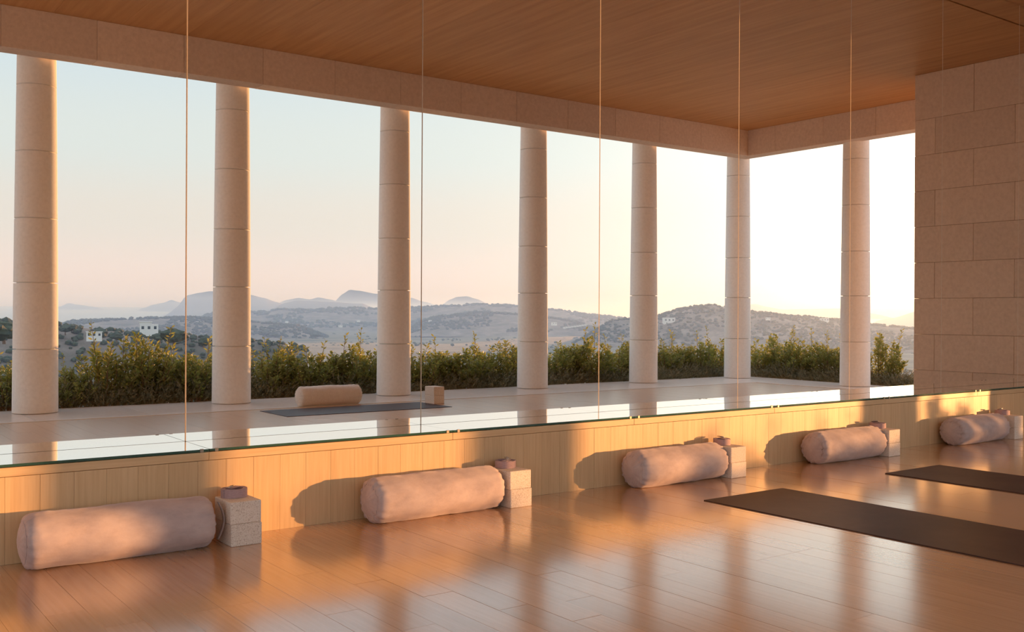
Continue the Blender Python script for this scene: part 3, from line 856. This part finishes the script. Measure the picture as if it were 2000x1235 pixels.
for _ in range(3500):
    a = R(vr.uniform(-75, -2)); r_ = 900 + 3200*vr.random()
    x_, y_ = 4.5+math.cos(a)*r_, -2+math.sin(a)*r_
    if noise.noise(Vector((x_/260, y_/260, 3))) < 0.0: continue
    s = vr.uniform(2.0, 5.5); k0 = len(v_); z = ground_z(x_, y_)
    for c in IV: v_.append((x_+c.x*s, y_+c.y*s, z+c.z*s*0.7+s*0.3))
    for f in IF: f_.append([q+k0 for q in f])
o = link('woodland', raw(v_, f_, 'woodland'), M['tree']); o['kind'] = 'stuff'; wl_tag(o, 'scattered dark trees on the valley floor')

# white houses on the slopes
def house(px, py, wpx, dist, label, two=False, turn=0.0):
    x_, y_, z = far(px, py, dist)
    w_ = wpx*dist/SV_F
    d_ = w_*0.7; h_ = w_*(0.40 if not two else 0.42)
    d = vdir(px, py)
    t = thing('house', label, 'house', (x_, y_, z), math.atan2(-d.y, d.x)+PI/2+turn, 'white houses in the valley')
    bm = box_bm((-w_/2, -d_/2, -h_*0.6), (w_/2, d_/2, h_))
    if two: box_bm((-w_/2-0.2, -d_/2-0.2, h_), (w_*0.15, d_/2, h_*1.3), 0, 1, bm)
    link('wall', mesh_of(bm, 'house_wall'), M['white_wall'], t)
    link('roof', box((-w_/2-0.3, -d_/2-0.3, h_*(1.3 if two else 1.0)), ((w_*0.15 if two else w_/2)+0.3, d_/2+0.3, h_*(1.36 if two else 1.07))), M['white_wall'], t)
    n = 3 if wpx > 12 else 2
    for k in range(n):
        cx_ = -w_/2 + w_*(k+0.5)/n
        for s in (-1, 1):
            ys_ = s*(d_/2+0.02)
            link('window', box((cx_-w_*0.07, min(ys_, ys_-s*0.3), h_*0.35), (cx_+w_*0.07, max(ys_, ys_-s*0.3), h_*0.75)), M['pane'], t)
house(291, 648, 32, 560, 'large white house with dark windows on the knoll beyond the leafy shrubs', True)
house(184, 660, 26, 480, 'low white house half hidden by the shrub sprigs on the long side')
HS = [(403, 625, 6, 3000), (388, 632, 7, 2900), (425, 634, 6, 2900), (625, 614, 5, 4500), (665, 638, 6, 3300), (516, 614, 5, 4500), (893, 617, 5, 3500), (868, 620, 5, 3500), (918, 626, 6, 3400), (996, 615, 5, 4400),
      (840, 628, 5, 3400), (700, 628, 5, 4000), (560, 630, 5, 4000), (1082, 634, 8, 3200), (1225, 632, 9, 2300), (1248, 628, 7, 2300), (1306, 630, 18, 2200), (1336, 612, 5, 2250), (1380, 617, 6, 2250), (1610, 628, 12, 2250), (1352, 606, 4, 2300), (1500, 624, 7, 2200)]
for i, (px, py, w_, dist) in enumerate(HS):
    house(px, py, w_*1.2, dist, ('long white house low on the bushy hill beside the corner column' if w_ == 18 else 'white house on the slope nearest the bright sun gap' if w_ == 12 else 'tiny white house on the bushy hill below the sunset' if px > 1200 else 'tiny white house on the hazy blue ridge in the distance'), False, rnd.uniform(-.5, .5))
for k in range(9):
    house(1102+k*5.2, 641-k*0.7, 5, 2500, 'tiny white house in the straight row on the valley floor')

# evening haze lying over the valley and the sea
hz = bpy.data.materials.new('valley_haze'); hz.use_nodes = True
nt = hz.node_tree; nt.nodes.clear()
vo = nt.nodes.new('ShaderNodeVolumeScatter')
vo.inputs['Color'].default_value = (0.46, 0.64, 1.0, 1); vo.inputs['Density'].default_value = 0.00020; vo.inputs['Anisotropy'].default_value = -0.35
out = nt.nodes.new('ShaderNodeOutputMaterial'); vo2 = nt.nodes.new('ShaderNodeVolumeScatter')
vo2.inputs['Color'].default_value = (1.0, 0.95, 0.9, 1); vo2.inputs['Density'].default_value = 0.000015; vo2.inputs['Anisotropy'].default_value = 0.8
va = nt.nodes.new('ShaderNodeAddShader'); nt.links.new(vo.outputs[0], va.inputs[0]); nt.links.new(vo2.outputs[0], va.inputs[1])
nt.links.new(va.outputs[0], out.inputs['Volume'])
ho = link('haze', box((-26000, -34000, -150), (42000, -75, 120), name='haze'), hz)
ho['kind'] = 'stuff'; ho['label'] = 'thin evening haze over the valley and the sea'; ho['category'] = 'haze'
